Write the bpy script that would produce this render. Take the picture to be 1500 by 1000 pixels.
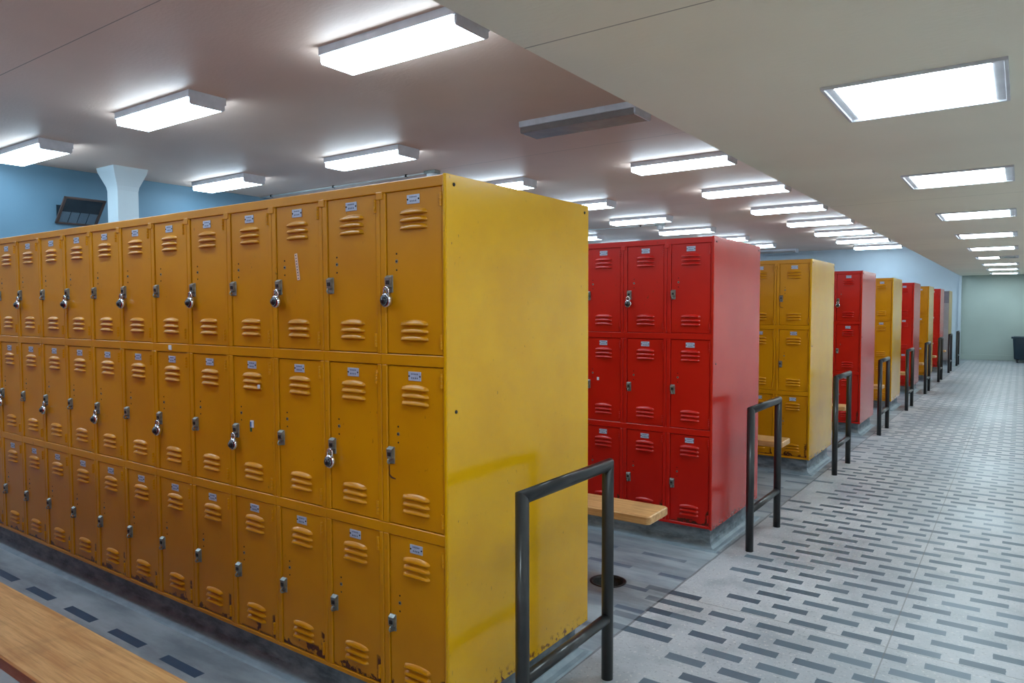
import bpy, bmesh, math, random
from mathutils import Vector, Matrix
random.seed(7)
for o in list(bpy.data.objects): bpy.data.objects.remove(o)
SC = bpy.context.scene; COL = SC.collection

# ------------------------------------------------------------------ camera
yaw, pitch, roll, CAMH, FPX = 0.6164, 0.0453, -0.0025, 1.5131, 1052.6
Fw = Vector((-math.sin(yaw)*math.cos(pitch), math.cos(yaw)*math.cos(pitch), -math.sin(pitch)))
Rt = Vector((math.cos(yaw), math.sin(yaw), 0)); Up = Rt.cross(Fw)
R2 = Rt*math.cos(roll) + Up*math.sin(roll); U2 = -Rt*math.sin(roll) + Up*math.cos(roll)
cd = bpy.data.cameras.new('camera'); cam = bpy.data.objects.new('camera', cd); COL.objects.link(cam)
cd.sensor_width = 36; cd.lens = FPX*36/1500; cd.clip_start = .02; cd.clip_end = 100
M = Matrix((R2, U2, -Fw)).transposed().to_4x4(); M.translation = Vector((0, 0, CAMH))
cam.matrix_world = M; SC.camera = cam

# ------------------------------------------------------------------ light and exposure
w = bpy.data.worlds.new('world'); SC.world = w; w.use_nodes = True
w.node_tree.nodes['Background'].inputs[0].default_value = (.6, .75, 1, 1)
w.node_tree.nodes['Background'].inputs[1].default_value = .05
SC.view_settings.view_transform = 'Standard'; SC.view_settings.look = 'None'
SC.view_settings.exposure = 0.14; SC.view_settings.gamma = 1
LAMP = 21.5            # radiance of the surface-mounted tubes' diffusers
LAMPC = (.63, .84, 1.0)
SOFF = 20.5            # radiance of the recessed corridor lights
SOFFC = (.76, .93, 1.0)

# ------------------------------------------------------------------ material helpers
def s2l(c):
    return tuple(((v/255)/12.92 if v/255 <= .04045 else ((v/255+.055)/1.055)**2.4) for v in c)
class NT:
    def __init__(s, name):
        s.m = bpy.data.materials.new(name); s.m.use_nodes = True
        s.t = s.m.node_tree; s.b = s.t.nodes['Principled BSDF']
    def n(s, kind, **kw):
        nd = s.t.nodes.new(kind)
        for k, v in kw.items(): setattr(nd, k, v)
        return nd
    def put(s, sock, v):
        if isinstance(v, bpy.types.NodeSocket): s.t.links.new(v, sock)
        else:
            if isinstance(v, tuple) and len(v) == 3 and sock.type == 'RGBA': v = v+(1,)
            sock.default_value = v
    def math(s, op, a, b=0., c=0.):
        nd = s.n('ShaderNodeMath', operation=op); s.put(nd.inputs[0], a); s.put(nd.inputs[1], b)
        if op in ('MULTIPLY_ADD', 'COMPARE'): s.put(nd.inputs[2], c)
        return nd.outputs[0]
    def mix(s, f, a, b, blend='MIX'):
        nd = s.n('ShaderNodeMix', data_type='RGBA', blend_type=blend)
        s.put(nd.inputs[0], f); s.put(nd.inputs[6], a); s.put(nd.inputs[7], b); return nd.outputs[2]
    def coord(s, kind='Object'):
        return s.n('ShaderNodeTexCoord').outputs[kind]
    def pos(s): return s.n('ShaderNodeNewGeometry').outputs['Position']
    def xyz(s, v):
        nd = s.n('ShaderNodeSeparateXYZ'); s.put(nd.inputs[0], v); return nd.outputs
    def scale(s, v, sc):
        nd = s.n('ShaderNodeMapping'); s.put(nd.inputs[0], v); nd.inputs['Scale'].default_value = sc
        return nd.outputs[0]
    def noise(s, v, sc, det=4., rough=.55):
        nd = s.n('ShaderNodeTexNoise'); s.put(nd.inputs['Vector'], v); nd.inputs['Scale'].default_value = sc
        nd.inputs['Detail'].default_value = det; nd.inputs['Roughness'].default_value = rough
        return nd.outputs['Fac']
    def ramp(s, f, a, b):   # smoothstep a..b
        nd = s.n('ShaderNodeMapRange', interpolation_type='SMOOTHSTEP'); s.put(nd.inputs[0], f)
        nd.inputs[1].default_value = a; nd.inputs[2].default_value = b; return nd.outputs[0]
    def bump(s, h, st=.2, d=.01):
        nd = s.n('ShaderNodeBump'); nd.inputs['Strength'].default_value = st
        nd.inputs['Distance'].default_value = d; s.put(nd.inputs['Height'], h)
        s.t.links.new(nd.outputs[0], s.b.inputs['Normal'])
    def out(s, col=None, rough=.5, metal=0., coat=0., spec=.5):
        if col is not None: s.put(s.b.inputs['Base Color'], col)
        s.put(s.b.inputs['Roughness'], rough); s.put(s.b.inputs['Metallic'], metal)
        s.b.inputs['Coat Weight'].default_value = coat; s.b.inputs['Specular IOR Level'].default_value = spec
        return s.m

def plain(name, rgb, rough=.5, metal=0., var=.08, sc=8., **k):
    t = NT(name); c = s2l(rgb); v = t.noise(t.pos(), sc)
    d = tuple(x*(1-var) for x in c); e = tuple(min(1, x*(1+var)) for x in c)
    return t.out(t.mix(t.ramp(v, .3, .7), d, e), rough, metal, **k)

def emis(name, rgb, st):
    t = NT(name); t.b.inputs['Emission Color'].default_value = rgb+(1,)
    t.b.inputs['Emission Strength'].default_value = st
    return t.out((.8, .8, .8), .4)

def paint(name, rgb, deep, rust=0, rough=.32, panel=False, coat=0.):
    t = NT(name); c = s2l(rgb); dk = s2l(deep)
    p = t.coord('Object'); rnd = t.n('ShaderNodeObjectInfo').outputs['Random']
    off = t.n('ShaderNodeVectorMath', operation='ADD'); t.put(off.inputs[0], p)
    cb = t.n('ShaderNodeCombineXYZ')
    for i, k in enumerate((17., 31., 23.)): t.put(cb.inputs[i], t.math('MULTIPLY', rnd, k))
    t.put(off.inputs[1], cb.outputs[0]); v = off.outputs[0]
    col = t.mix(t.ramp(t.noise(v, 3., 5), .35, .7), c, dk)
    # scuffs: sparse small dark specks, slightly stretched down
    spk = t.noise(t.scale(v, (1, 1, .45)), 85., 2, .6)
    dens = t.ramp(t.noise(v, 5., 3), .45, .75)
    sp = t.math('MULTIPLY', t.ramp(spk, .68, .74), t.math('MULTIPLY_ADD', dens, .75, .05))
    col = t.mix(sp, col, s2l((70, 48, 20)))
    if rust:
        x, y, z = t.xyz(p)
        n1 = t.noise(v, 38., 4, .65); n2 = t.noise(v, 11., 3)
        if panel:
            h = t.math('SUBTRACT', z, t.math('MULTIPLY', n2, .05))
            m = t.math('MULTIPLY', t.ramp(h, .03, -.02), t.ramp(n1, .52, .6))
        else:
            low = t.ramp(t.math('SUBTRACT', z, t.math('MULTIPLY', t.ramp(n2, .48, .66), .035)), .012, .0)
            side = t.math('MULTIPLY', t.ramp(x, -.026, -.010), t.ramp(t.math('SUBTRACT', z, t.math('MULTIPLY', n2, .20)), .015, .0))
            m = t.math('MULTIPLY', t.math('MAXIMUM', low, side), t.ramp(n1, .40, .46))
        col = t.mix(m, col, t.mix(t.ramp(n1, .5, .7), s2l((66, 24, 8)), s2l((104, 42, 12))))
    t.bump(t.noise(v, 14., 2), .12, .004)
    t.b.inputs['Coat Roughness'].default_value = .16
    return t.out(col, rough, 0., coat, .5 if panel else .38)

MAT = {}
MAT['yellow'] = paint('yellow_paint', (198, 132, 1), (188, 122, 1))
MAT['yellow_rust'] = paint('yellow_paint_rusting', (196, 130, 1), (186, 120, 1), 1)
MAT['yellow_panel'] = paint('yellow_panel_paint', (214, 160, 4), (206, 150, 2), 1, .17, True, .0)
MAT['red'] = paint('red_paint', (186, 22, 10), (178, 16, 6))
MAT['red_rust'] = paint('red_paint_rusting', (186, 22, 10), (176, 16, 6), 1)
MAT['red_panel'] = paint('red_panel_paint', (192, 34, 20), (184, 28, 16), 1, .17, True, .0)
MAT['grey'] = paint('grey_paint', (150, 148, 148), (140, 138, 138))
MAT['grey_dark'] = plain('grey_door_paint', (108, 104, 112), .4)
MAT['tan'] = plain('tan_paint', (170, 150, 96), .4)
MAT['rust'] = plain('bare_rust', (62, 26, 12), .7)
MAT['low_bounce'] = plain('low_bounce_grey', (120, 118, 114), .7)  # unseen locker tops, greyed to keep red bounce off the ceiling
MAT['steel'] = plain('steel', (136, 140, 136), .38, .6, .2, 60)
MAT['chrome'] = plain('chrome', (215, 218, 225), .16, 1., .05)
MAT['black'] = plain('black_plastic', (20, 22, 30), .35)
MAT['hole'] = plain('dark_hole', (14, 10, 8), .8)
MAT['plate'] = plain('plate_enamel', (168, 178, 200), .4, .1, .1, 30)
MAT['ink'] = plain('plate_ink', (42, 48, 78), .6)
MAT['rail'] = plain('charcoal_pipe_paint', (40, 40, 41), .30, 0., .15, 20)
MAT['housing'] = plain('lamp_housing_enamel', (206, 208, 216), .4)
MAT['lens_on'] = emis('lit_diffuser', LAMPC, LAMP)
MAT['soffit_on'] = emis('lit_corridor_diffuser', SOFFC, SOFF)
MAT['lens_off'] = plain('unlit_acrylic', (128, 120, 118), .25)
MAT['white'] = plain('white_plastic', (205, 208, 210), .4)
MAT['sticker_white'] = plain('white_sticker', (205, 210, 220), .5)
MAT['sticker_blue'] = plain('blue_sticker', (60, 110, 165), .5)
MAT['sticker_green'] = plain('green_sticker', (30, 90, 60), .5)
MAT['tape'] = plain('label_tape', (214, 180, 160), .5)
MAT['bin'] = plain('teal_plastic', (30, 52, 66), .45)
MAT['glass'] = plain('dark_window_glass', (40, 50, 58), .2)
MAT['glass_pale'] = plain('pale_window_glass', (96, 114, 128), .3)  # paler tone for the lower panes
MAT['brown'] = plain('brown_frame', (84, 66, 60), .5)
MAT['iron'] = plain('cast_iron', (52, 50, 50), .45, .6, .3, 60)

def wallmat(name, rgb, var=.05, block=False):
    t = NT(name); c = s2l(rgb); p = t.pos()
    v = t.mix(t.ramp(t.noise(p, .9, 4), .3, .7), tuple(x*(1-var) for x in c), tuple(min(1, x*(1+var)) for x in c))
    h = t.noise(p, 60., 3)
    t.bump(h, .15, .004)
    return t.out(v, .6)
MAT['wall_blue'] = wallmat('wall_blue_paint', (88, 122, 142))
MAT['wall_pale_blue'] = wallmat('wall_pale_blue_tone', (184, 198, 208))  # lighter blue tone for the far wall and corner trim
MAT['wall_green'] = wallmat('wall_pale_green_paint', (160, 174, 168))
MAT['wall_cream'] = wallmat('wall_cream_paint', (238, 238, 234))
MAT['column'] = wallmat('column_paint', (205, 220, 226))

def ceilmat(name, rgb, seams, axis_seam=None):
    t = NT(name); p = t.pos(); x, y, z = t.xyz(p); c = s2l(rgb)
    col = t.mix(t.ramp(t.noise(p, .5, 5), .3, .7), tuple(v*.94 for v in c), tuple(min(1, v*1.05) for v in c))
    m = None
    for s, wd in seams:
        d = t.math('LESS_THAN', t.math('ABSOLUTE', t.math('SUBTRACT', y, s)), wd)
        m = d if m is None else t.math('MAXIMUM', m, d)
    if m is not None: col = t.mix(t.math('MULTIPLY', m, .6), col, s2l((60, 50, 42)))
    h = t.math('ADD', t.noise(t.scale(p, (1, 2.2, 1)), 22., 4), t.math('MULTIPLY', t.noise(p, 2.2, 3), .9))
    t.bump(h, .2, .010)
    return t.out(col, .55)
MAT['ceiling'] = ceilmat('ceiling_plaster', (226, 196, 178), [(2.38, .004)] + [(7.33+5*k, .004) for k in range(3)])
MAT['soffit'] = ceilmat('corridor_ceiling_plaster', (236, 230, 212), [(2.175, .0035)] + [(7.175+5*k, .0035) for k in range(4)])

def floormat():
    t = NT('terrazzo_floor_with_inlaid_tiles'); p = t.pos(); x, y, z = t.xyz(p)
    # terrazzo: pale matrix with small chips, worn patches
    big = t.noise(p, .7, 5); mid = t.noise(p, 4., 5)
    base = t.mix(t.ramp(big, .35, .65), s2l((156, 160, 166)), s2l((184, 184, 187)))
    base = t.mix(t.math('MULTIPLY', t.ramp(mid, .45, .7), .5), base, s2l((128, 134, 140)))
    vor = t.n('ShaderNodeTexVoronoi'); t.put(vor.inputs['Vector'], p); vor.inputs['Scale'].default_value = 160
    chip = t.ramp(t.noise(p, 75., 3), .58, .68)
    base = t.mix(t.math('MULTIPLY', chip, .5), base, s2l((112, 110, 108)))
    base = t.mix(t.math('MULTIPLY', t.ramp(t.noise(p, 55., 3), .58, .7), .4), base, s2l((222, 214, 204)))
    # corridor inlays: short slate bars, staggered
    yr = t.math('DIVIDE', t.math('SUBTRACT', y, 3.037-.0667), .1333)
    row = t.math('FLOOR', yr); par = t.math('FLOORED_MODULO', row, 2.)
    fy = t.math('ABSOLUTE', t.math('SUBTRACT', t.math('FRACT', yr), .5))
    xr = t.math('DIVIDE', t.math('SUBTRACT', x, t.math('MULTIPLY_ADD', par, -.1165, -1.031-.1165)), .233)
    fx = t.math('ABSOLUTE', t.math('SUBTRACT', t.math('FRACT', xr), .5))
    wob = t.math('MULTIPLY', t.math('SUBTRACT', t.noise(p, 30., 2), .5), .03)
    tile = t.math('MULTIPLY', t.math('LESS_THAN', t.math('ADD', fx, wob), .355), t.math('LESS_THAN', fy, .222))
    # away from the lockers every bar of the field; beside them some are missing
    cxn = t.math('ADD', t.math('MULTIPLY', t.math('ADD', t.math('FLOOR', xr), .5), .233), t.math('MULTIPLY_ADD', par, -.1165, -1.031-.1165))
    edge = t.math('GREATER_THAN', cxn, -1.2)
    wn = t.n('ShaderNodeTexWhiteNoise', noise_dimensions='2D'); cb = t.n('ShaderNodeCombineXYZ')
    t.put(cb.inputs[0], t.math('FLOOR', xr)); t.put(cb.inputs[1], row); t.put(wn.inputs[0], cb.outputs[0])
    tval = t.mix(wn.outputs[0], s2l((66, 82, 96)), s2l((92, 108, 120)))
    strip = t.math('MULTIPLY', t.math('GREATER_THAN', cxn, -1.45), t.math('MULTIPLY', t.math('GREATER_THAN', wn.outputs[0], .5), t.math('GREATER_THAN', y, 3.75)))
    tile = t.math('MULTIPLY', tile, t.math('MAXIMUM', edge, strip))
    # a short run of longer bars crosses the painted edge beside the nearest aisle
    lx = t.math('ABSOLUTE', t.math('ADD', t.math('ADD', x, 1.42), t.math('MULTIPLY', t.math('SINE', t.math('MULTIPLY', row, 2.1)), .07)))
    longb = t.math('MULTIPLY', t.math('LESS_THAN', lx, .15), t.math('LESS_THAN', fy, .222))
    longb = t.math('MULTIPLY', longb, t.math('LESS_THAN', t.math('ABSOLUTE', t.math('SUBTRACT', row, 2.)), 2.6))
    tile = t.math('MAXIMUM', tile, longb)
    worn = t.math('SUBTRACT', 1., t.math('MULTIPLY', t.ramp(t.noise(p, 1.3, 3), .55, .8), .35))
    col = t.mix(t.math('MULTIPLY', tile, worn), base, tval)
    # joints
    j = t.math('LESS_THAN', t.math('ABSOLUTE', t.math('ADD', x, .455)), .003)
    j2 = t.math('LESS_THAN', t.math('ABSOLUTE', t.math('SUBTRACT', y, 3.532)), .0025)
    j = t.math('MAXIMUM', j, j2)
    col = t.mix(t.math('MULTIPLY', j, .6), col, s2l((90, 88, 86)))
    # aisles: grey floor paint, the old bars ghosting through it
    pn = t.noise(t.scale(p, (.6, 2.2, 1)), 2.6, 6, .6)
    paintc = t.mix(t.ramp(pn, .3, .7), s2l((112, 120, 128)), s2l((162, 170, 176)))
    paintc = t.mix(t.math('MULTIPLY', t.ramp(t.noise(p, 9., 4), .5, .75), .3), paintc, s2l((150, 152, 152)))
    yg = t.math('DIVIDE', t.math('SUBTRACT', y, 1.625-.135), .27)
    rg = t.math('FLOORED_MODULO', t.math('FLOOR', yg), 2.)
    gy = t.math('ABSOLUTE', t.math('SUBTRACT', t.math('FRACT', yg), .5))
    xg = t.math('DIVIDE', t.math('SUBTRACT', x, t.math('MULTIPLY_ADD', rg, -.2275, -2.88-.2275)), .455)
    gx = t.math('ABSOLUTE', t.math('SUBTRACT', t.math('FRACT', xg), .5))
    ghost = t.math('MULTIPLY', t.math('LESS_THAN', gx, .308), t.math('LESS_THAN', gy, .085))
    strong = t.math('LESS_THAN', y, 2.0)
    gs = t.math('MAXIMUM', strong, t.math('MULTIPLY', t.ramp(t.noise(p, 1.7, 2), .3, .55), .65))
    paintc = t.mix(t.math('MULTIPLY', ghost, gs), paintc, s2l((52, 74, 98)))
    paintc = t.mix(t.math('MULTIPLY', longb, .55), paintc, s2l((62, 78, 92)))
    ex = t.math('ADD', x, t.math('MULTIPLY', t.math('SUBTRACT', t.noise(p, 6., 3), .5), .012))
    ex = t.math('SUBTRACT', ex, t.math('MULTIPLY', t.math('SUBTRACT', y, 3.), .012))
    painted = t.math('LESS_THAN', ex, -1.505)
    rimm = t.math('MULTIPLY', t.math('LESS_THAN', t.math('ABSOLUTE', t.math('ADD', ex, 1.500)), .006), .6)
    col = t.mix(painted, col, paintc); col = t.mix(rimm, col, s2l((58, 62, 68)))
    r = t.mix(t.ramp(big, .3, .7), (.36,)*3, (.52,)*3)
    t.bump(t.math('ADD', t.noise(p, 12., 3), t.math('MULTIPLY', t.noise(p, 90., 2), .3)), .10, .006)
    return t.out(col, r)
MAT['floor'] = floormat()

def concrete():
    t = NT('stained_concrete_plinth'); p = t.pos()
    col = t.mix(t.ramp(t.noise(t.scale(p, (1, 1, 3)), 7., 6, .65), .3, .7), s2l((70, 82, 92)), s2l((134, 145, 152)))
    x, y, z = t.xyz(p)
    lip = t.math('MULTIPLY', t.ramp(t.math('ADD', z, t.math('MULTIPLY', t.noise(p, 12., 3), .03)), .055, .03), .6)
    col = t.mix(lip, col, s2l((128, 142, 152)))
    t.bump(t.noise(p, 18., 5), .35, .01)
    return t.out(col, .5)
MAT['concrete'] = concrete()

def woodmat():
    t = NT('varnished_bench_wood'); p = t.pos()
    g = t.noise(t.scale(p, (.9, 14, 14)), 3., 6, .6); f = t.noise(t.scale(p, (2.5, 60, 60)), 3., 3)
    col = t.mix(t.ramp(g, .3, .72), s2l((222, 178, 120)), s2l((186, 132, 76)))
    col = t.mix(t.math('MULTIPLY', t.ramp(f, .45, .75), .35), col, s2l((128, 80, 40)))
    col = t.mix(t.math('MULTIPLY', t.ramp(t.noise(p, 6., 4, .6), .5, .72), .35), col, s2l((140, 104, 62)))
    kn = t.ramp(t.noise(p, 9., 2), .74, .78)
    col = t.mix(t.math('MULTIPLY', kn, .7), col, s2l((70, 45, 25)))
    t.bump(f, .08, .003)
    return t.out(col, .35)
MAT['wood'] = woodmat()

# ------------------------------------------------------------------ mesh helpers
class MB:
    def __init__(s): s.bm = bmesh.new(); s.mats = []
    def mi(s, m):
        if m not in s.mats: s.mats.append(m)
        return s.mats.index(m)
    def box(s, x0, x1, y0, y1, z0, z1, m, bev=0., seg=2):
        mat = Matrix.Translation(((x0+x1)/2, (y0+y1)/2, (z0+z1)/2)) @ Matrix.Diagonal((abs(x1-x0), abs(y1-y0), abs(z1-z0), 1))
        r = bmesh.ops.create_cube(s.bm, size=1, matrix=mat); i = s.mi(m)
        fs = {f for v in r['verts'] for f in v.link_faces}
        for f in fs: f.material_index = i
        if bev > 0:
            es = list({e for v in r['verts'] for e in v.link_edges})
            rb = bmesh.ops.bevel(s.bm, geom=es, offset=bev, segments=seg, affect='EDGES', profile=.5)
            for f in rb['faces']: f.material_index = i
        return s
    def poly(s, pts, faces, m, smooth=False):
        i = s.mi(m); vs = [s.bm.verts.new(p) for p in pts]
        for f in faces:
            try:
                fc = s.bm.faces.new([vs[k] for k in f]); fc.material_index = i; fc.smooth = smooth
            except ValueError: pass
        return vs
    def loft(s, rings, m, closed=True, cap=(True, True), smooth=False):
        n = len(rings[0]); pts = [p for r in rings for p in r]; fs = []
        for a in range(len(rings)-1):
            for b in range(n if closed else n-1):
                c = (b+1) % n; fs.append((a*n+b, a*n+c, (a+1)*n+c, (a+1)*n+b))
        if cap[0]: fs.append(tuple(reversed(range(n))))
        if cap[1]: fs.append(tuple(range((len(rings)-1)*n, len(rings)*n)))
        s.poly(pts, fs, m, smooth)
        return s
    def tube(s, path, r, m, n=16, caps=True):
        path = [Vector(p) for p in path]; rings = []
        for i, p in enumerate(path):
            if i == 0: t = (path[1]-p).normalized(); k = 1
            elif i == len(path)-1: t = (p-path[-2]).normalized(); k = 1
            else:
                a = (p-path[i-1]).normalized(); b = (path[i+1]-p).normalized(); t = (a+b).normalized(); k = 1/max(.3, t.dot(a))
            if i == 0: u = t.orthogonal().normalized()
            else: u = (u - t*u.dot(t)).normalized()
            v = t.cross(u)
            if k == 1: rings.append([p+u*r*math.cos(q*2*math.pi/n)+v*r*math.sin(q*2*math.pi/n) for q in range(n)])
            else:
                a = (p-path[i-1]).normalized(); b = (path[i+1]-p).normalized(); o = (b-a).normalized(); q2 = t.cross(o)
                ring = []
                for q in range(n):
                    d = u*math.cos(q*2*math.pi/n)+v*math.sin(q*2*math.pi/n)
                    ring.append(p + o*d.dot(o)*r*k + q2*d.dot(q2)*r)
                rings.append(ring)
        i0 = s.mi(m); n0 = len(s.bm.faces)
        s.loft(rings, m, True, (caps, caps), True)
        return s
    def cyl(s, c, axis, r0, r1, h, m, n=24, smooth=True):
        axis = Vector(axis).normalized(); u = axis.orthogonal().normalized(); v = axis.cross(u); c = Vector(c)
        rings = [[c+axis*z+(u*math.cos(q*2*math.pi/n)+v*math.sin(q*2*math.pi/n))*r for q in range(n)] for z, r in ((0, r0), (h, r1))]
        s.loft(rings, m, True, (True, True), False)
        return s
    def lathe(s, prof, m, c=(0, 0, 0), axis=(0, 0, 1), n=28, smooth=True):
        axis = Vector(axis).normalized(); u = axis.orthogonal().normalized(); v = axis.cross(u); c = Vector(c)
        rings = [[c+axis*z+(u*math.cos(q*2*math.pi/n)+v*math.sin(q*2*math.pi/n))*max(r, 1e-5) for q in range(n)] for r, z in prof]
        s.loft(rings, m, True, (False, False), smooth)
        return s
    def mesh(s, name):
        bmesh.ops.recalc_face_normals(s.bm, faces=s.bm.faces)
        me = bpy.data.meshes.new(name); s.bm.to_mesh(me); s.bm.free()
        for m in s.mats: me.materials.append(MAT[m])
        return me
    def build(s, name, parent=None, loc=(0, 0, 0)):
        return inst(name, s.mesh(name), parent, loc)

def inst(name, me, parent=None, loc=(0, 0, 0)):
    o = bpy.data.objects.new(name, me); COL.objects.link(o); o.location = loc
    if parent: o.parent = parent
    return o
def tag(o, label, cat, group=None):
    o['label'] = label; o['category'] = cat
    if group: o['group'] = group
    return o
def thing(name, label, cat, loc=(0, 0, 0), group=None):
    o = bpy.data.objects.new(name, None); COL.objects.link(o); o.location = loc; o.empty_display_size = .1
    return tag(o, label, cat, group)
def struct(name, mb, label=None, loc=(0, 0, 0)):
    o = mb.build(name, None, loc); o['kind'] = 'structure'
    if label: o['label'] = label
    return o

# ------------------------------------------------------------------ dimensions
X1, Y1, PER, DEP, W = -1.535, 1.80, 2.5, .937, .305
ZB, ZT = .14, 1.952
XL = X1 - 18*W                     # far end of the banks
WL, WR, YB, YF = -10.34, .80, -3.2, 24.8
HC, HS, XS = 3.373, 2.449, -1.482
ROWZ = [1.220, .620, .020]         # door bottoms above the plinth, top row first
DH, DW = .556, .252
KIND = ['yellow', 'red', 'yellow', 'red', 'yellow', 'red', 'yellow', 'red']
WHO = ['nearest yellow', 'nearest red', 'second yellow', 'second red', 'third yellow', 'third red', 'fourth yellow', 'farthest red']

# ------------------------------------------------------------------ shell
DX, DY, DR = -1.84, 3.515, .098
f = MB()
a = .2
xs = [WL-.1, DX-a, DX+a, WR+.1]; ys = [YB-.1, DY-a, DY+a, YF+.1]
for i in range(3):
    for j in range(3):
        if i == 1 and j == 1: continue
        f.poly([(xs[i], ys[j], 0), (xs[i+1], ys[j], 0), (xs[i+1], ys[j+1], 0), (xs[i], ys[j+1], 0)], [(0, 1, 2, 3)], 'floor')
N = 48; inn = []; outp = []
for q in range(N):
    an = q*2*math.pi/N; c, s_ = math.cos(an), math.sin(an); k = a/max(abs(c), abs(s_))
    inn.append((DX+DR*c, DY+DR*s_, 0)); outp.append((DX+k*c, DY+k*s_, 0))
f.poly(inn+outp, [(q, (q+1) % N, N+(q+1) % N, N+q) for q in range(N)], 'floor')
bmesh.ops.remove_doubles(f.bm, verts=f.bm.verts, dist=1e-5)
o = struct('floor', f, 'pale terrazzo corridor floor inlaid with short dark bars, painted grey in the aisles')

def slab(name, x0, x1, y0, y1, z0, z1, m, label=None):
    return struct(name, MB().box(x0, x1, y0, y1, z0, z1, m), label)
slab('ceiling', WL-.1, XS, YB-.1, YF+.1, HC, HC+.1, 'ceiling', 'high brownish plaster ceiling over the lockers')
slab('ceiling_corridor', XS, WR+.1, YB-.1, YF+.1, HS, HC+.1, 'soffit', 'lower cream plaster ceiling over the corridor')
slab('wall_left', WL-.1, WL, YB-.1, YF+.1, 0, HC, 'wall_blue', 'blue side wall high above the lockers')
slab('wall_right', WR, WR+.1, YB-.1, YF+.1, 0, HS, 'wall_cream')
slab('wall_front', WL, WR, YB-.1, YB, 0, HC, 'wall_cream')
slab('wall_back_lockers', WL, XS, YF, YF+.1, 0, HC, 'wall_pale_blue', 'pale blue far wall behind the last lockers')
slab('wall_back_corridor', XS, WR, YF, YF+.1, 0, HS, 'wall_green', 'pale green wall at the far end of the corridor')
struct('baseboard_back', MB().box(XS, WR, YF-.03, YF, 0, .16, 'wall_green', .006), 'low ledge along the foot of the far green wall')
struct('trim_corner', MB().box(XS-.03, XS+.04, YF-.06, YF, 0, HS, 'wall_pale_blue', .004))

# hopper window on the blue wall
win = bpy.data.objects.new('window_1', None); COL.objects.link(win); win.location = (WL, 4.255, 2.65); win['kind'] = 'structure'
win['label'] = 'dark hopper window tilted open, high on the blue wall'
MB().box(0, .006, .03, .49, .01, .24, 'glass').build('window_opening', win)
sm = MB(); SW, SH = .515, .43
for b in ((-.012, .012, 0, .032, 0, SH), (-.012, .012, SW-.032, SW, 0, SH), (-.012, .012, 0, SW, 0, .024), (-.012, .012, 0, SW, SH-.022, SH)):
    sm.box(*b, 'brown', .003)
so = sm.build('sash', win, (.02, 0, .0)); so.rotation_euler = (0, math.radians(43), 0)
MB().box(-.003, .003, .03, SW-.03, .20, SH-.02, 'glass').build('pane', so)
for k in range(4):
    y0 = .034+k*.1125
    MB().box(-.003, .003, y0+.004, y0+.106, .022, .196, 'glass_pale', .001).build('pane', so)

# column with flared capital
cm = MB(); cx, cy = -9.76, 4.86
def sq(h, z, e=0): return [(cx-h, cy-h, z), (cx+h, cy-h, z), (cx+h, cy+h, z), (cx-h, cy+h, z)]
cm.loft([sq(.135, 0), sq(.135, HC-.30), sq(.145, HC-.24), sq(.215, HC-.06), sq(.225, HC)], 'column')
struct('trim_column', cm, 'pale square column with a flared top beside the blue wall')

# conduits on the ceiling
def conduit(y, x0, x1, i):
    m = MB().tube([(x0, y, HC-.02), (x1, y, HC-.02)], .012, 'white', 10)
    for k in range(int((x1-x0)/1.5)+1):
        xx = x0+.3+k*1.5
        if xx < x1: m.box(xx-.012, xx+.012, y-.02, y+.02, HC-.036, HC, 'iron')
    return m
for i, y in enumerate((7.35, 14.85)):
    o = conduit(y, WL+.05, -6.62, i).build('ceiling_conduit')
    tag(o, ['thin white conduit on the ceiling behind the nearest yellow lockers', 'thin white conduit on the ceiling behind the nearest red lockers'][i], 'pipe')
    d = MB().box(-.10, .10, -.06, .06, -.045, 0, 'steel', .006).lathe([(0.001, -.13), (.06, -.125), (.07, -.10), (.07, -.045)], 'white')
    o = d.build('ceiling_detector', None, (-6.52, y, HC))
    tag(o, ['round detector on a metal plate at the end of the nearer ceiling conduit', 'round detector on a metal plate at the end of the farther ceiling conduit'][i], 'detector')

# ------------------------------------------------------------------ plinths
for k in range(-1, 9):
    y0 = Y1+PER*k; m = MB(); rings = []
    for off, z in ((.058, 0), (.050, .005), (.030, .010), (.012, .022), (.003, .040), (0, .055), (0, ZB)):
        xa, xb, ya, yb = XL+.03-off, X1-.030+off, y0+.055-off, y0+DEP-.055+off
        rings.append([(xa, ya, z), (xb, ya, z), (xb, yb, z), (xa, yb, z)])
    m.loft(rings, 'concrete', True, (False, True))
    who = (['yellow locker bank beside the camera'] if k < 0 else [])
    struct('trim_%d' % (k+2), m, 'grey concrete plinth under the %s lockers' % (WHO[k] if 0 <= k < 8 else ('grey' if k == 8 else 'unseen')))

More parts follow.
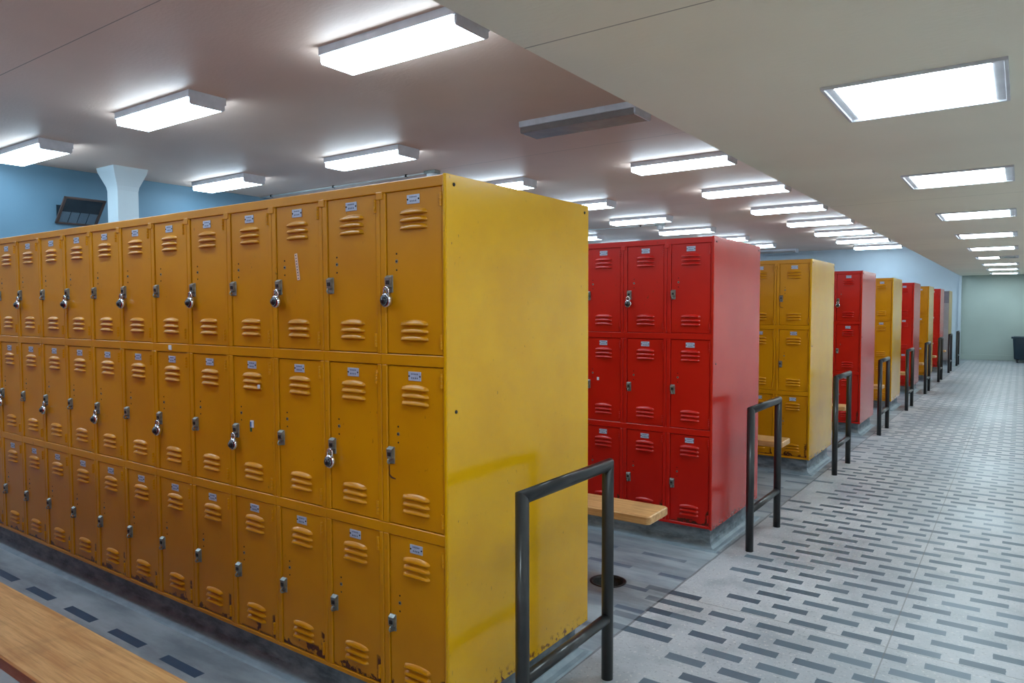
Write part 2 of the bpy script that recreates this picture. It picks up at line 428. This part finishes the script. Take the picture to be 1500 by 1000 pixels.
# ------------------------------------------------------------------ locker parts
def door_mesh(mat):
    m = MB(); m.box(-DW, 0, .003, .018, 0, DH, mat, .0015, 1)
    def louver(zt):
        xc, hw, dp = -.125, .062, .0125; nu = 18
        rows = []
        for i in range(nu+1):
            u = -1+2*i/nu; e = max(0., 1-abs(u)**9)**.6; arch = .0205*(.55+.45*(1-u*u)**.8)
            zb = zt-.020; x = xc+u*hw
            rows.append([(x, .0032, zb+arch), (x, .003-dp*.55*e, zb+arch*.72), (x, .003-dp*e, zb+arch*.30), (x, .003-dp*.92*e, zb+.0015), (x, .0032, zb+.001)])
        m.loft(rows, mat, False, (False, False), True)
    for base in (-.062, -.440):
        for q in range(3): louver(DH+base-q*.0255)
    for i, z in enumerate((-.212, -.238, -.268)):
        m.cyl((-.206, .0032, DH+z), (0, -1, 0), (.0035, .0068, .0035)[i], (.0035, .0068, .0035)[i], .001, 'hole' if i != 1 else 'steel', 12)
        if i == 1: m.cyl((-.206, .002, DH+z), (0, -1, 0), .003, .003, .0016, 'hole', 10)
    return m.mesh('door')
def hinge_mesh(mat):
    m = MB()
    for i in range(4): m.cyl((0, 0, i*.0122), (0, 0, 1), .0055, .0055, .0112, mat, 10)
    return m.mesh('hinge')
def handle_mesh():
    m = MB()
    # back plate, raised channel with sloping hood, staple
    m.box(-.014, .014, -.002, .003, -.030, .030, 'steel', .002)
    m.loft([[(-.013, -.002, .030), (.013, -.002, .030), (.013, -.014, .022), (-.013, -.014, .022)],
            [(-.013, -.002, -.010), (.013, -.002, -.010), (.013, -.012, -.010), (-.013, -.012, -.010)]], 'steel')
    m.box(-.006, .007, -.017, -.012, -.002, .012, 'iron', .001)
    m.tube([(0, 0, -.012), (0, -.017, -.013), (0, -.021, -.020), (0, -.017, -.027), (0, 0, -.029)], .003, 'steel', 8)
    return m.mesh('handle')
def plate_mesh():
    m = MB(); m.box(-.029, .029, -.0012, .0012, -.0155, .0155, 'plate', .0011)
    for s in (-1, 1): m.cyl((s*.025, -.001, 0), (0, -1, 0), .0035, .0028, .0014, 'hole', 10)
    for r, (n, z) in enumerate(((5, .0075), (4, -.006))):
        for i in range(n):
            x = (i-(n-1)/2)*(.0068 if r == 0 else .0082)
            hgt = .0042 if r == 0 else .0055
            m.box(x-.0018, x+.0018, -.0016, -.001, z-hgt/2*1.0, z+hgt/2, 'ink')
    return m.mesh('number_plate')
DOORM = {c: door_mesh(c) for c in ('yellow', 'yellow_rust', 'red', 'red_rust')}
HINGE = {c: hinge_mesh(c) for c in ('yellow', 'red')}
HANDLE = handle_mesh(); PLATE = plate_mesh()

def bank(k):
    col = KIND[k]; y0 = Y1+PER*k; L = XL-X1
    t = thing('locker_bank', '', 'lockers', (X1, y0, ZB), 'rows of metal lockers')
    H = ZT-ZB
    # carcass
    b = MB(); b.box(L, -.003, .021, DEP-.002, .002, H-.002, col, .003)
    b.build('carcass', t)
    MB().box(L, -.003, .005, DEP-.002, H-.0015, H+.0015, 'low_bounce').build('low_bounce_top', t)  # unseen grey sheet added to cut coloured bounce
    # front frame: header, sills, posts; a notch bracket at the head of each post
    f = MB(); n = 18
    f.box(L, -.002, -.003, .022, H-.036, H, col, .003)
    for zc in (1.198, .598): f.box(L, -.002, -.001, .021, zc-.019, zc+.019, col, .002, 1)
    f.box(L, -.002, -.001, .021, 0, .018, col, .002, 1)
    for c in range(n):
        x = -c*W
        for z0, z1 in ((.018, .579), (.617, 1.179), (1.217, H-.036)):
            f.box(x-.0205, x-(.0012 if c else .003), -.0015, .021, z0, z1, col, .002, 1)
            f.box(x-W+.0012, x-.2785, -.0015, .021, z0, z1, col, .002, 1)
        if c: f.box(x-.016, x+.016, -.005, .0, H-.058, H-.030, col, .0025)
        for zc in (1.198, .598): f.box(x-.001-W, x+.001-W, -.0018, .0, zc-.019, zc+.019, col)
    f.build('front_frame', t)
    # end panel with a folded lip
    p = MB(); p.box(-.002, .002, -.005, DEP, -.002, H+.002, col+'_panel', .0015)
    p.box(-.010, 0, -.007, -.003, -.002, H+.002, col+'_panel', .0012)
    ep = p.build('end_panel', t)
    for (yy, zz) in ((.035, H-.03), (DEP-.035, H-.03), (.04, 1.03)):
        MB().cyl((.001, yy, zz), (1, 0, 0), .007, .005, .004, 'hole', 12).build('bolt', ep)
    ncol = {0: 18, 1: 6, 2: 4}.get(k, 3)
    nohandle = {(2, 0, 2)}
    for c in range(ncol):
        for r in range(3):
            m = DOORM[col+('_rust' if r == 2 else '')]
            d = inst('door', m, t, (-c*W-.0235, 0, ROWZ[r]))
            if k < 8: inst('number_plate', PLATE, d, (-.125, .0018, DH-.032))
            if (k, c, r) not in nohandle: inst('handle', HANDLE, d, (-.238, .002, DH-.315))
            if k < 4:
                for z in (DH-.066, .020): inst('hinge', HINGE[col], d, (-.0005, -.0025, z))
            if k == 0:
                if (c, r) == (2, 0):
                    s = MB(); s.box(-.008, .008, -.0012, .0006, -.052, .052, 'tape', .0004)
                    for q in range(9): s.box(-.003, .003, -.0016, -.001, -.047+q*.0112, -.043+q*.0112, 'ink')
                    o = s.build('sticker', d, (-.128, .002, .318)); o.rotation_euler = (0, math.radians(-9), 0)
                    o['label'] = 'narrow tan label tape with small dark characters'
                if (c, r) == (3, 1):
                    s = MB(); s.box(-.014, .010, -.0008, .0006, 0, .03, 'sticker_white', .0004).box(-.016, -.004, -.001, .0005, .002, .024, 'sticker_blue', .0004).box(-.016, -.004, -.001, .0005, -.018, .0, 'sticker_green', .0004)
                    s.build('sticker', d, (-.13, .002, .262))['label'] = 'torn white, blue and green sticker'
                    MB().box(-.008, .008, -.008, -.004, -.008, .008, 'sticker_white', .003).build('sticker', d, (-.068, -.002, DH-.118))
            if (k, c, r) in ((0, 0, 1), (2, 0, 0)):
                s = MB(); s.box(-.0015, .0015, -.0006, .0016, -.030, .006, 'rust', .0004)
                s.loft([[(x_, -.0006, z_+w_), (x_, .0012, z_+w_), (x_, .0012, z_-w_), (x_, -.0006, z_-w_)] for x_, z_, w_ in ((-.001, -.027, .003), (.005, -.034, .004), (.014, -.038, .003), (.030, -.040, .0018))], 'rust')
                inst('rust_mark', s.mesh('rust_mark'), d, (-.2505, .0025, DH-.358))['label'] = 'dark rusty scrape under the handle'
            if k == 1 and (c, r) == (2, 1):
                MB().box(-.008, .008, -.0008, .0006, -.010, .010, 'sticker_white', .0006).build('sticker', d, (-.165, .002, .28))
    if k == 0:
        MB().box(-.014, .012, -.004, -.0015, -.013, .010, 'sticker_white', .002).build('sticker', t, (-5*W-.155, 0, 1.200))['label'] = 'small white sticker on the rail'
        # rust flakes beside one handle
    return t
labels = {0: 'long bank of scuffed yellow metal lockers filling the left foreground',
          1: 'nearest red locker bank, first red one behind the foreground yellow lockers',
          2: 'second yellow locker bank, between the two nearest red banks',
          3: 'second red locker bank along the corridor, one padlock on its top door',
          4: 'third yellow locker bank along the corridor, behind the second red bank',
          5: 'third red locker bank along the corridor, behind the third yellow bank',
          6: 'fourth and farthest yellow locker bank along the corridor',
          7: 'farthest red locker bank, just before the grey one'}
for k in range(8):
    bank(k)['label'] = labels[k]
# unseen bank across the first aisle: plain red body added to shade it
t = thing('locker_bank', 'unseen red locker bank added across the first aisle to shade it', 'lockers', (X1, Y1-PER, ZB), 'rows of metal lockers')
MB().box(XL-X1, -.003, 0, DEP, 0, ZT-ZB, 'red', .004).build('carcass', t)
MB().box(XL-X1, -.003, .005, DEP-.002, ZT-ZB-.001, ZT-ZB+.0015, 'low_bounce').build('low_bounce_top', t)  # same added grey sheet against coloured bounce
MB().box(-.002, .002, 0, DEP, 0, ZT-ZB+.002, 'red_panel', .001).build('end_panel', t)
# grey cabinet at the far end
y0 = Y1+PER*8
t = thing('metal_cabinet', 'tall grey metal cabinet at the far end of the locker row', 'cabinet', (X1, y0, ZB), 'rows of metal lockers')
del t['group']
H = ZT-ZB
MB().box(XL-X1, -.003, .02, DEP, 0, H, 'grey', .004).build('carcass', t)
MB().box(-.003, .002, -.002, DEP, 0, H+.002, 'tan', .002).build('end_panel', t)['label'] = 'tan end panel'
for c in range(3):
    d = MB().box(-.30, -.006, 0, .018, .01, H-.33, 'grey', .003).build('door', t, (-c*W, 0, 0))
    MB().box(-.012, .012, -.012, .001, -.04, .04, 'steel', .003).build('handle', d, (-.26, 0, .75))
    MB().box(-.30, -.006, 0, .018, H-.32, H-.01, 'grey_dark', .003).build('door', t, (-c*W, 0, 0))['label'] = 'darker grey upper door'

# ------------------------------------------------------------------ padlocks
def lock_proto():
    body = MB(); body.lathe([(.001, .000), (.019, .000), (.0245, .003), (.0255, .009), (.0245, .016), (.021, .0195), (.0195, .0195)], 'chrome', (0, 0, 0), (0, -1, 0), 32)
    body.cyl((0, -.0185, 0), (0, -1, 0), .0196, .0196, .0008, 'black', 32)
    dial = MB(); dial.lathe([(.0192, .0), (.0190, .0035), (.0125, .0042), (.011, .0105), (.0095, .012), (.0001, .012)], 'black', (0, 0, 0), (0, -1, 0), 32)
    for q in range(20):
        an = q*math.pi/10; c, s = math.cos(an), math.sin(an)
        dial.cyl((c*.0162, -.0036, s*.0162), (0, -1, 0), .0010, .0010, .0005, 'sticker_white', 6)
    dial.box(-.0006, .0006, -.0125, -.0118, .002, .009, 'sticker_white')
    sh = MB(); pts = [(-.0125, -.010, .018)] + [(-.0125*math.cos(q*math.pi/8), -.010, .034+.0125*math.sin(q*math.pi/8)) for q in range(9)] + [(.0125, -.010, .018)]
    sh.tube(pts, .0036, 'chrome', 10)
    return body.mesh('lock_body'), dial.mesh('dial'), sh.mesh('shackle')
LB, LD, LS = lock_proto()
ORD = ['first', 'second', 'third', 'fourth', 'fifth', 'sixth', 'seventh', 'eighth', 'ninth', 'tenth', 'eleventh', 'twelfth', 'thirteenth']
def padlock(k, c, r):
    row = ('top', 'middle', 'bottom')[r]
    lab = 'combination padlock, %s row, %s door from the corner of the %s lockers' % (row, ORD[c], WHO[k])
    t = thing('padlock', lab, 'padlock', (X1-c*W-.0235-.238, Y1+PER*k-.006, ZB+ROWZ[r]+DH-.372), 'combination padlocks hanging on locker doors')
    t.rotation_euler = (0, math.radians(random.uniform(-6, 6)), math.radians(random.uniform(-6, 4)))
    inst('lock_body', LB, t); inst('dial', LD, t, (0, -.0193, 0)); inst('shackle', LS, t)
for c in (0, 2, 4, 6, 8, 10): padlock(0, c, 0)
for c in (1, 3, 5, 7, 9, 11): padlock(0, c, 1)
padlock(1, 1, 0); padlock(3, 0, 0)

# ------------------------------------------------------------------ benches
def board_pts(x0, x1, y0, y1, r, z):
    pts = []
    for cx_, cy_, a0 in ((x1-r, y1-r, 0), (x0+r, y1-r, 90), (x0+r, y0+r, 180), (x1-r, y0+r, 270)):
        for q in range(7): an = math.radians(a0+q*15); pts.append((cx_+r*math.cos(an), cy_+r*math.sin(an), z))
    return pts
for k in range(0, 9):
    yf = Y1+PER*k-.695; x0, x1 = XL+.3, X1+.012
    who = WHO[k] if k < 8 else 'grey'
    t = thing('bench', 'wooden bench in the aisle in front of the %s lockers' % (who if k < 8 else 'grey cabinet and its neighbours'), 'bench', ((x0+x1)/2, yf-.125, 0), 'benches in the locker aisles')
    m = MB(); rings = []
    for off, z in ((.005, .405), (0, .410), (0, .445), (.005, .45)):
        rings.append(board_pts(x0-(x0+x1)/2+off, x1-(x0+x1)/2-off, -.125+off, .125-off, .022, z))
    m.loft(rings, 'wood', True); m.build('seat', t)
    for xp in (-2.35, -.2, 1.95):
        MB().cyl((xp, 0, 0), (0, 0, 1), .085, .08, .012, 'iron').tube([(xp, 0, .01), (xp, 0, .395)], .026, 'iron').box(xp-.05, xp+.05, -.10, .10, .393, .405, 'iron', .002).build('pedestal', t)

# ------------------------------------------------------------------ guard rails beside the bank ends
XR, RY, RL, RT, PR = -1.35, 1.962, .6126, .882, .0240
def rail_meshes():
    a = MB().tube([(0, 0, 0), (0, 0, RT), (0, RL/2, RT)], PR, 'rail', 20, True)
    b = MB().tube([(0, RL, 0), (0, RL, RT), (0, RL/2, RT)], PR, 'rail', 20, True)
    return a, b
post = MB().cyl((0, 0, 0), (0, 0, 1), PR, PR, RT-.001, 'rail', 24)
for fc in post.bm.faces: fc.smooth = len(fc.verts) == 4
POST = post.mesh('post')
rings = []
def rr(y, lean):   # ring of the top rail, mitred at its ends
    return [(PR*math.cos(q*math.pi/12), y+lean*PR*math.sin(q*math.pi/12), RT+PR*math.sin(q*math.pi/12)) for q in range(24)]
tm = MB(); tm.loft([rr(0, -1), rr(RL, 1)], 'rail', True, (True, True), True)
for fc in tm.bm.faces:
    if len(fc.verts) > 4: fc.smooth = False
# mitred head of each post
TOP = tm.mesh('top_rail')
pm = MB(); pm.loft([[(PR*math.cos(q*math.pi/12), PR*math.sin(q*math.pi/12), 0) for q in range(24)],
    [(PR*math.cos(q*math.pi/12), PR*math.sin(q*math.pi/12), RT-PR*math.sin(q*math.pi/12)) for q in range(24)]], 'rail', True, (True, True), True)
for fc in pm.bm.faces:
    if len(fc.verts) > 4: fc.smooth = False
POSTA = pm.mesh('post')
lm = MB().cyl((0, PR*.6, .252), (0, 1, 0), PR*.88, PR*.88, RL-PR*1.2, 'rail', 24)
for fc in lm.bm.faces: fc.smooth = len(fc.verts) == 4
LOW = lm.mesh('lower_rail')
for k in range(9):
    who = ('end of the %s lockers' % WHO[k]) if k < 8 else 'end of the grey cabinet, farthest of all'
    t = thing('guard_rail', 'dark pipe guard rail standing on the floor %s' % (('beside the '+who) if k < 8 else 'beside the grey cabinet'), 'railing', (XR, RY+PER*k, 0), 'pipe guard rails along the corridor')
    inst('post', POSTA, t); p2 = inst('post', POSTA, t, (0, RL, 0)); p2.rotation_euler = (0, 0, math.pi)
    inst('top_rail', TOP, t); inst('lower_rail', LOW, t)

# ------------------------------------------------------------------ floor drain
t = thing('floor_drain', 'round dark floor drain in the grey aisle floor beside the nearest lockers', 'drain', (DX, DY, 0))
MB().lathe([(DR-.001, -.001), (DR+.004, .002), (DR-.004, .004), (DR-.012, .002), (DR-.014, -.012)], 'iron', n=48).build('rim', t)
MB().lathe([(DR-.001, -.001), (DR-.016, -.035), (.05, -.060), (.0001, -.062)], 'iron', n=48).build('bowl', t)
g = MB(); g.lathe([(.042, -.058), (.042, -.052), (.036, -.050), (.0001, -.050)], 'iron', n=32)
for q in range(8):
    an = q*math.pi/4; g.cyl((.024*math.cos(an), .024*math.sin(an), -.0501), (0, 0, 1), .005, .005, .0006, 'hole', 10)
g.build('strainer', t)

# ------------------------------------------------------------------ ceiling lights over the lockers
def lamp_meshes(lens):
    LX, LY = 1.262, .35
    h = MB(); h.box(0, LX, 0, LY, -.058, 0, 'housing', .003)
    l = MB(); ya, yb = .016, LY-.016
    ring = [(ya+.004, -.056), (ya+.004, -.100), (ya+.012, -.114), (yb-.012, -.114), (yb-.004, -.100), (yb-.004, -.056)]
    l.loft([[(.004, y, z) for y, z in ring], [(LX-.018, y, z) for y, z in ring]], lens)
    e = MB(); e.loft([[(x, y, z) for y, z in [(-.001, 0), (-.001, -.062), (.012, -.066), (.012, -.103), (.026, -.118), (LY-.026, -.118), (LY-.012, -.103), (LY-.012, -.066), (LY+.001, -.062), (LY+.001, 0)]] for x in (LX-.018, LX)], 'housing')
    return h.mesh('housing'), l.mesh('diffuser'), e.mesh('end_cap')
LM = {k: lamp_meshes(k) for k in ('lens_on', 'lens_off')}
COLS = [('corridor-side row', -4.122), ('middle row', -7.04), ('blue-wall-side row', -9.95)]
AISLE = ['before the '+w_+' lockers' for w_ in WHO] + ['before the grey cabinet', 'behind the grey cabinet']
for ci, (cn, x) in enumerate(COLS):
    for k in range(-2, 9):  # negative rows: unseen, added along the lamp spacing for their light
        off = (ci, k) in ((0, 1), (1, 8))
        if k < 0: aisle = 'unseen, above the aisle %s' % ('behind the first bench' if k == -2 else 'with the nearest bench')
        else: aisle = 'above the aisle '+AISLE[k+1]
        t = thing('ceiling_light', ('unlit' if off else 'lit')+' fluorescent ceiling light, %s, %s' % (cn, aisle), 'light', (x, Y1+1.645+PER*k, HC), 'fluorescent lights on the high ceiling')
        hm, lm_, em = LM['lens_off' if off else 'lens_on']
        inst('housing', hm, t); inst('diffuser', lm_, t); inst('end_cap', em, t)

# ------------------------------------------------------------------ recessed corridor lights
def rec(lens):
    S = .66
    fr = MB()
    for b in ((0, S, 0, .014), (0, S, S-.014, S), (0, .014, .014, S-.014), (S-.014, S, .014, S-.014)): fr.box(b[0], b[1], b[2], b[3], -.013, .0, 'housing', .002)
    pan = MB().box(.014, .050, .014, S-.014, -.004, .0, 'housing'); pan2 = MB().box(S-.055, S-.014, .014, S-.014, -.005, 0, 'housing')
    ln = MB(); ln.box(.050, S-.055, .014, S-.014, -.009, 0, lens, .002)
    return fr.mesh('frame'), pan.mesh('side_strip'), ln.mesh('diffuser'), pan2.mesh('side_strip')
RM = rec('soffit_on')
hm_ = MB().box(.050, .36, .014, .646, -.009, 0, 'soffit_on', .002).box(.36, .605, .014, .646, -.009, 0, 'lens_off', .002)
HALF = hm_.mesh('diffuser')
for k in range(-2, 9):  # negative steps lie out of view, added for their light
    where = ('unseen, second aisle behind the viewpoint', 'unseen, level with the nearest bench')[k+2] if k < 0 else 'level with the aisle %s' % AISLE[k+1]
    t = thing('corridor_light', ('half-lit ' if k == 5 else '')+'square recessed corridor ceiling light, %s' % where, 'light', (-.722, 3.287+PER*k, HS), 'recessed corridor lights')
    inst('frame', RM[0], t); inst('side_strip', RM[1], t); inst('diffuser', RM[2] if k != 5 else HALF, t); inst('side_strip', RM[3], t)

# ------------------------------------------------------------------ bin
t = thing('waste_bin', 'large dark teal plastic bin against the far green wall', 'bin', (.22, 24.25, 0))
def rc(hx, hy, z, r=.07):
    return [(p[0], p[1], z) for p in board_pts(-hx, hx, -hy, hy, r, z)]
m = MB(); m.loft([rc(.34, .22, .09), rc(.36, .24, .12), rc(.395, .275, .66), rc(.395, .275, .68), rc(.365, .245, .68), rc(.33, .21, .14)], 'bin', True, (True, True), True); m.build('tub', t)
m = MB(); m.loft([rc(.40, .28, .66, .08), rc(.43, .31, .67, .08), rc(.43, .31, .71, .08), rc(.39, .27, .715, .07), rc(.37, .25, .68, .07)], 'bin', True, (False, False)); m.build('rim', t)
for sx in (-1, 1):
    for sy in (-1, 1): MB().cyl((sx*.28-.02, sy*.16, .045), (1, 0, 0), .045, .045, .04, 'black').box(sx*.28-.03, sx*.28+.03, sy*.16-.02, sy*.16+.02, .05, .1, 'iron').build('wheel', t)
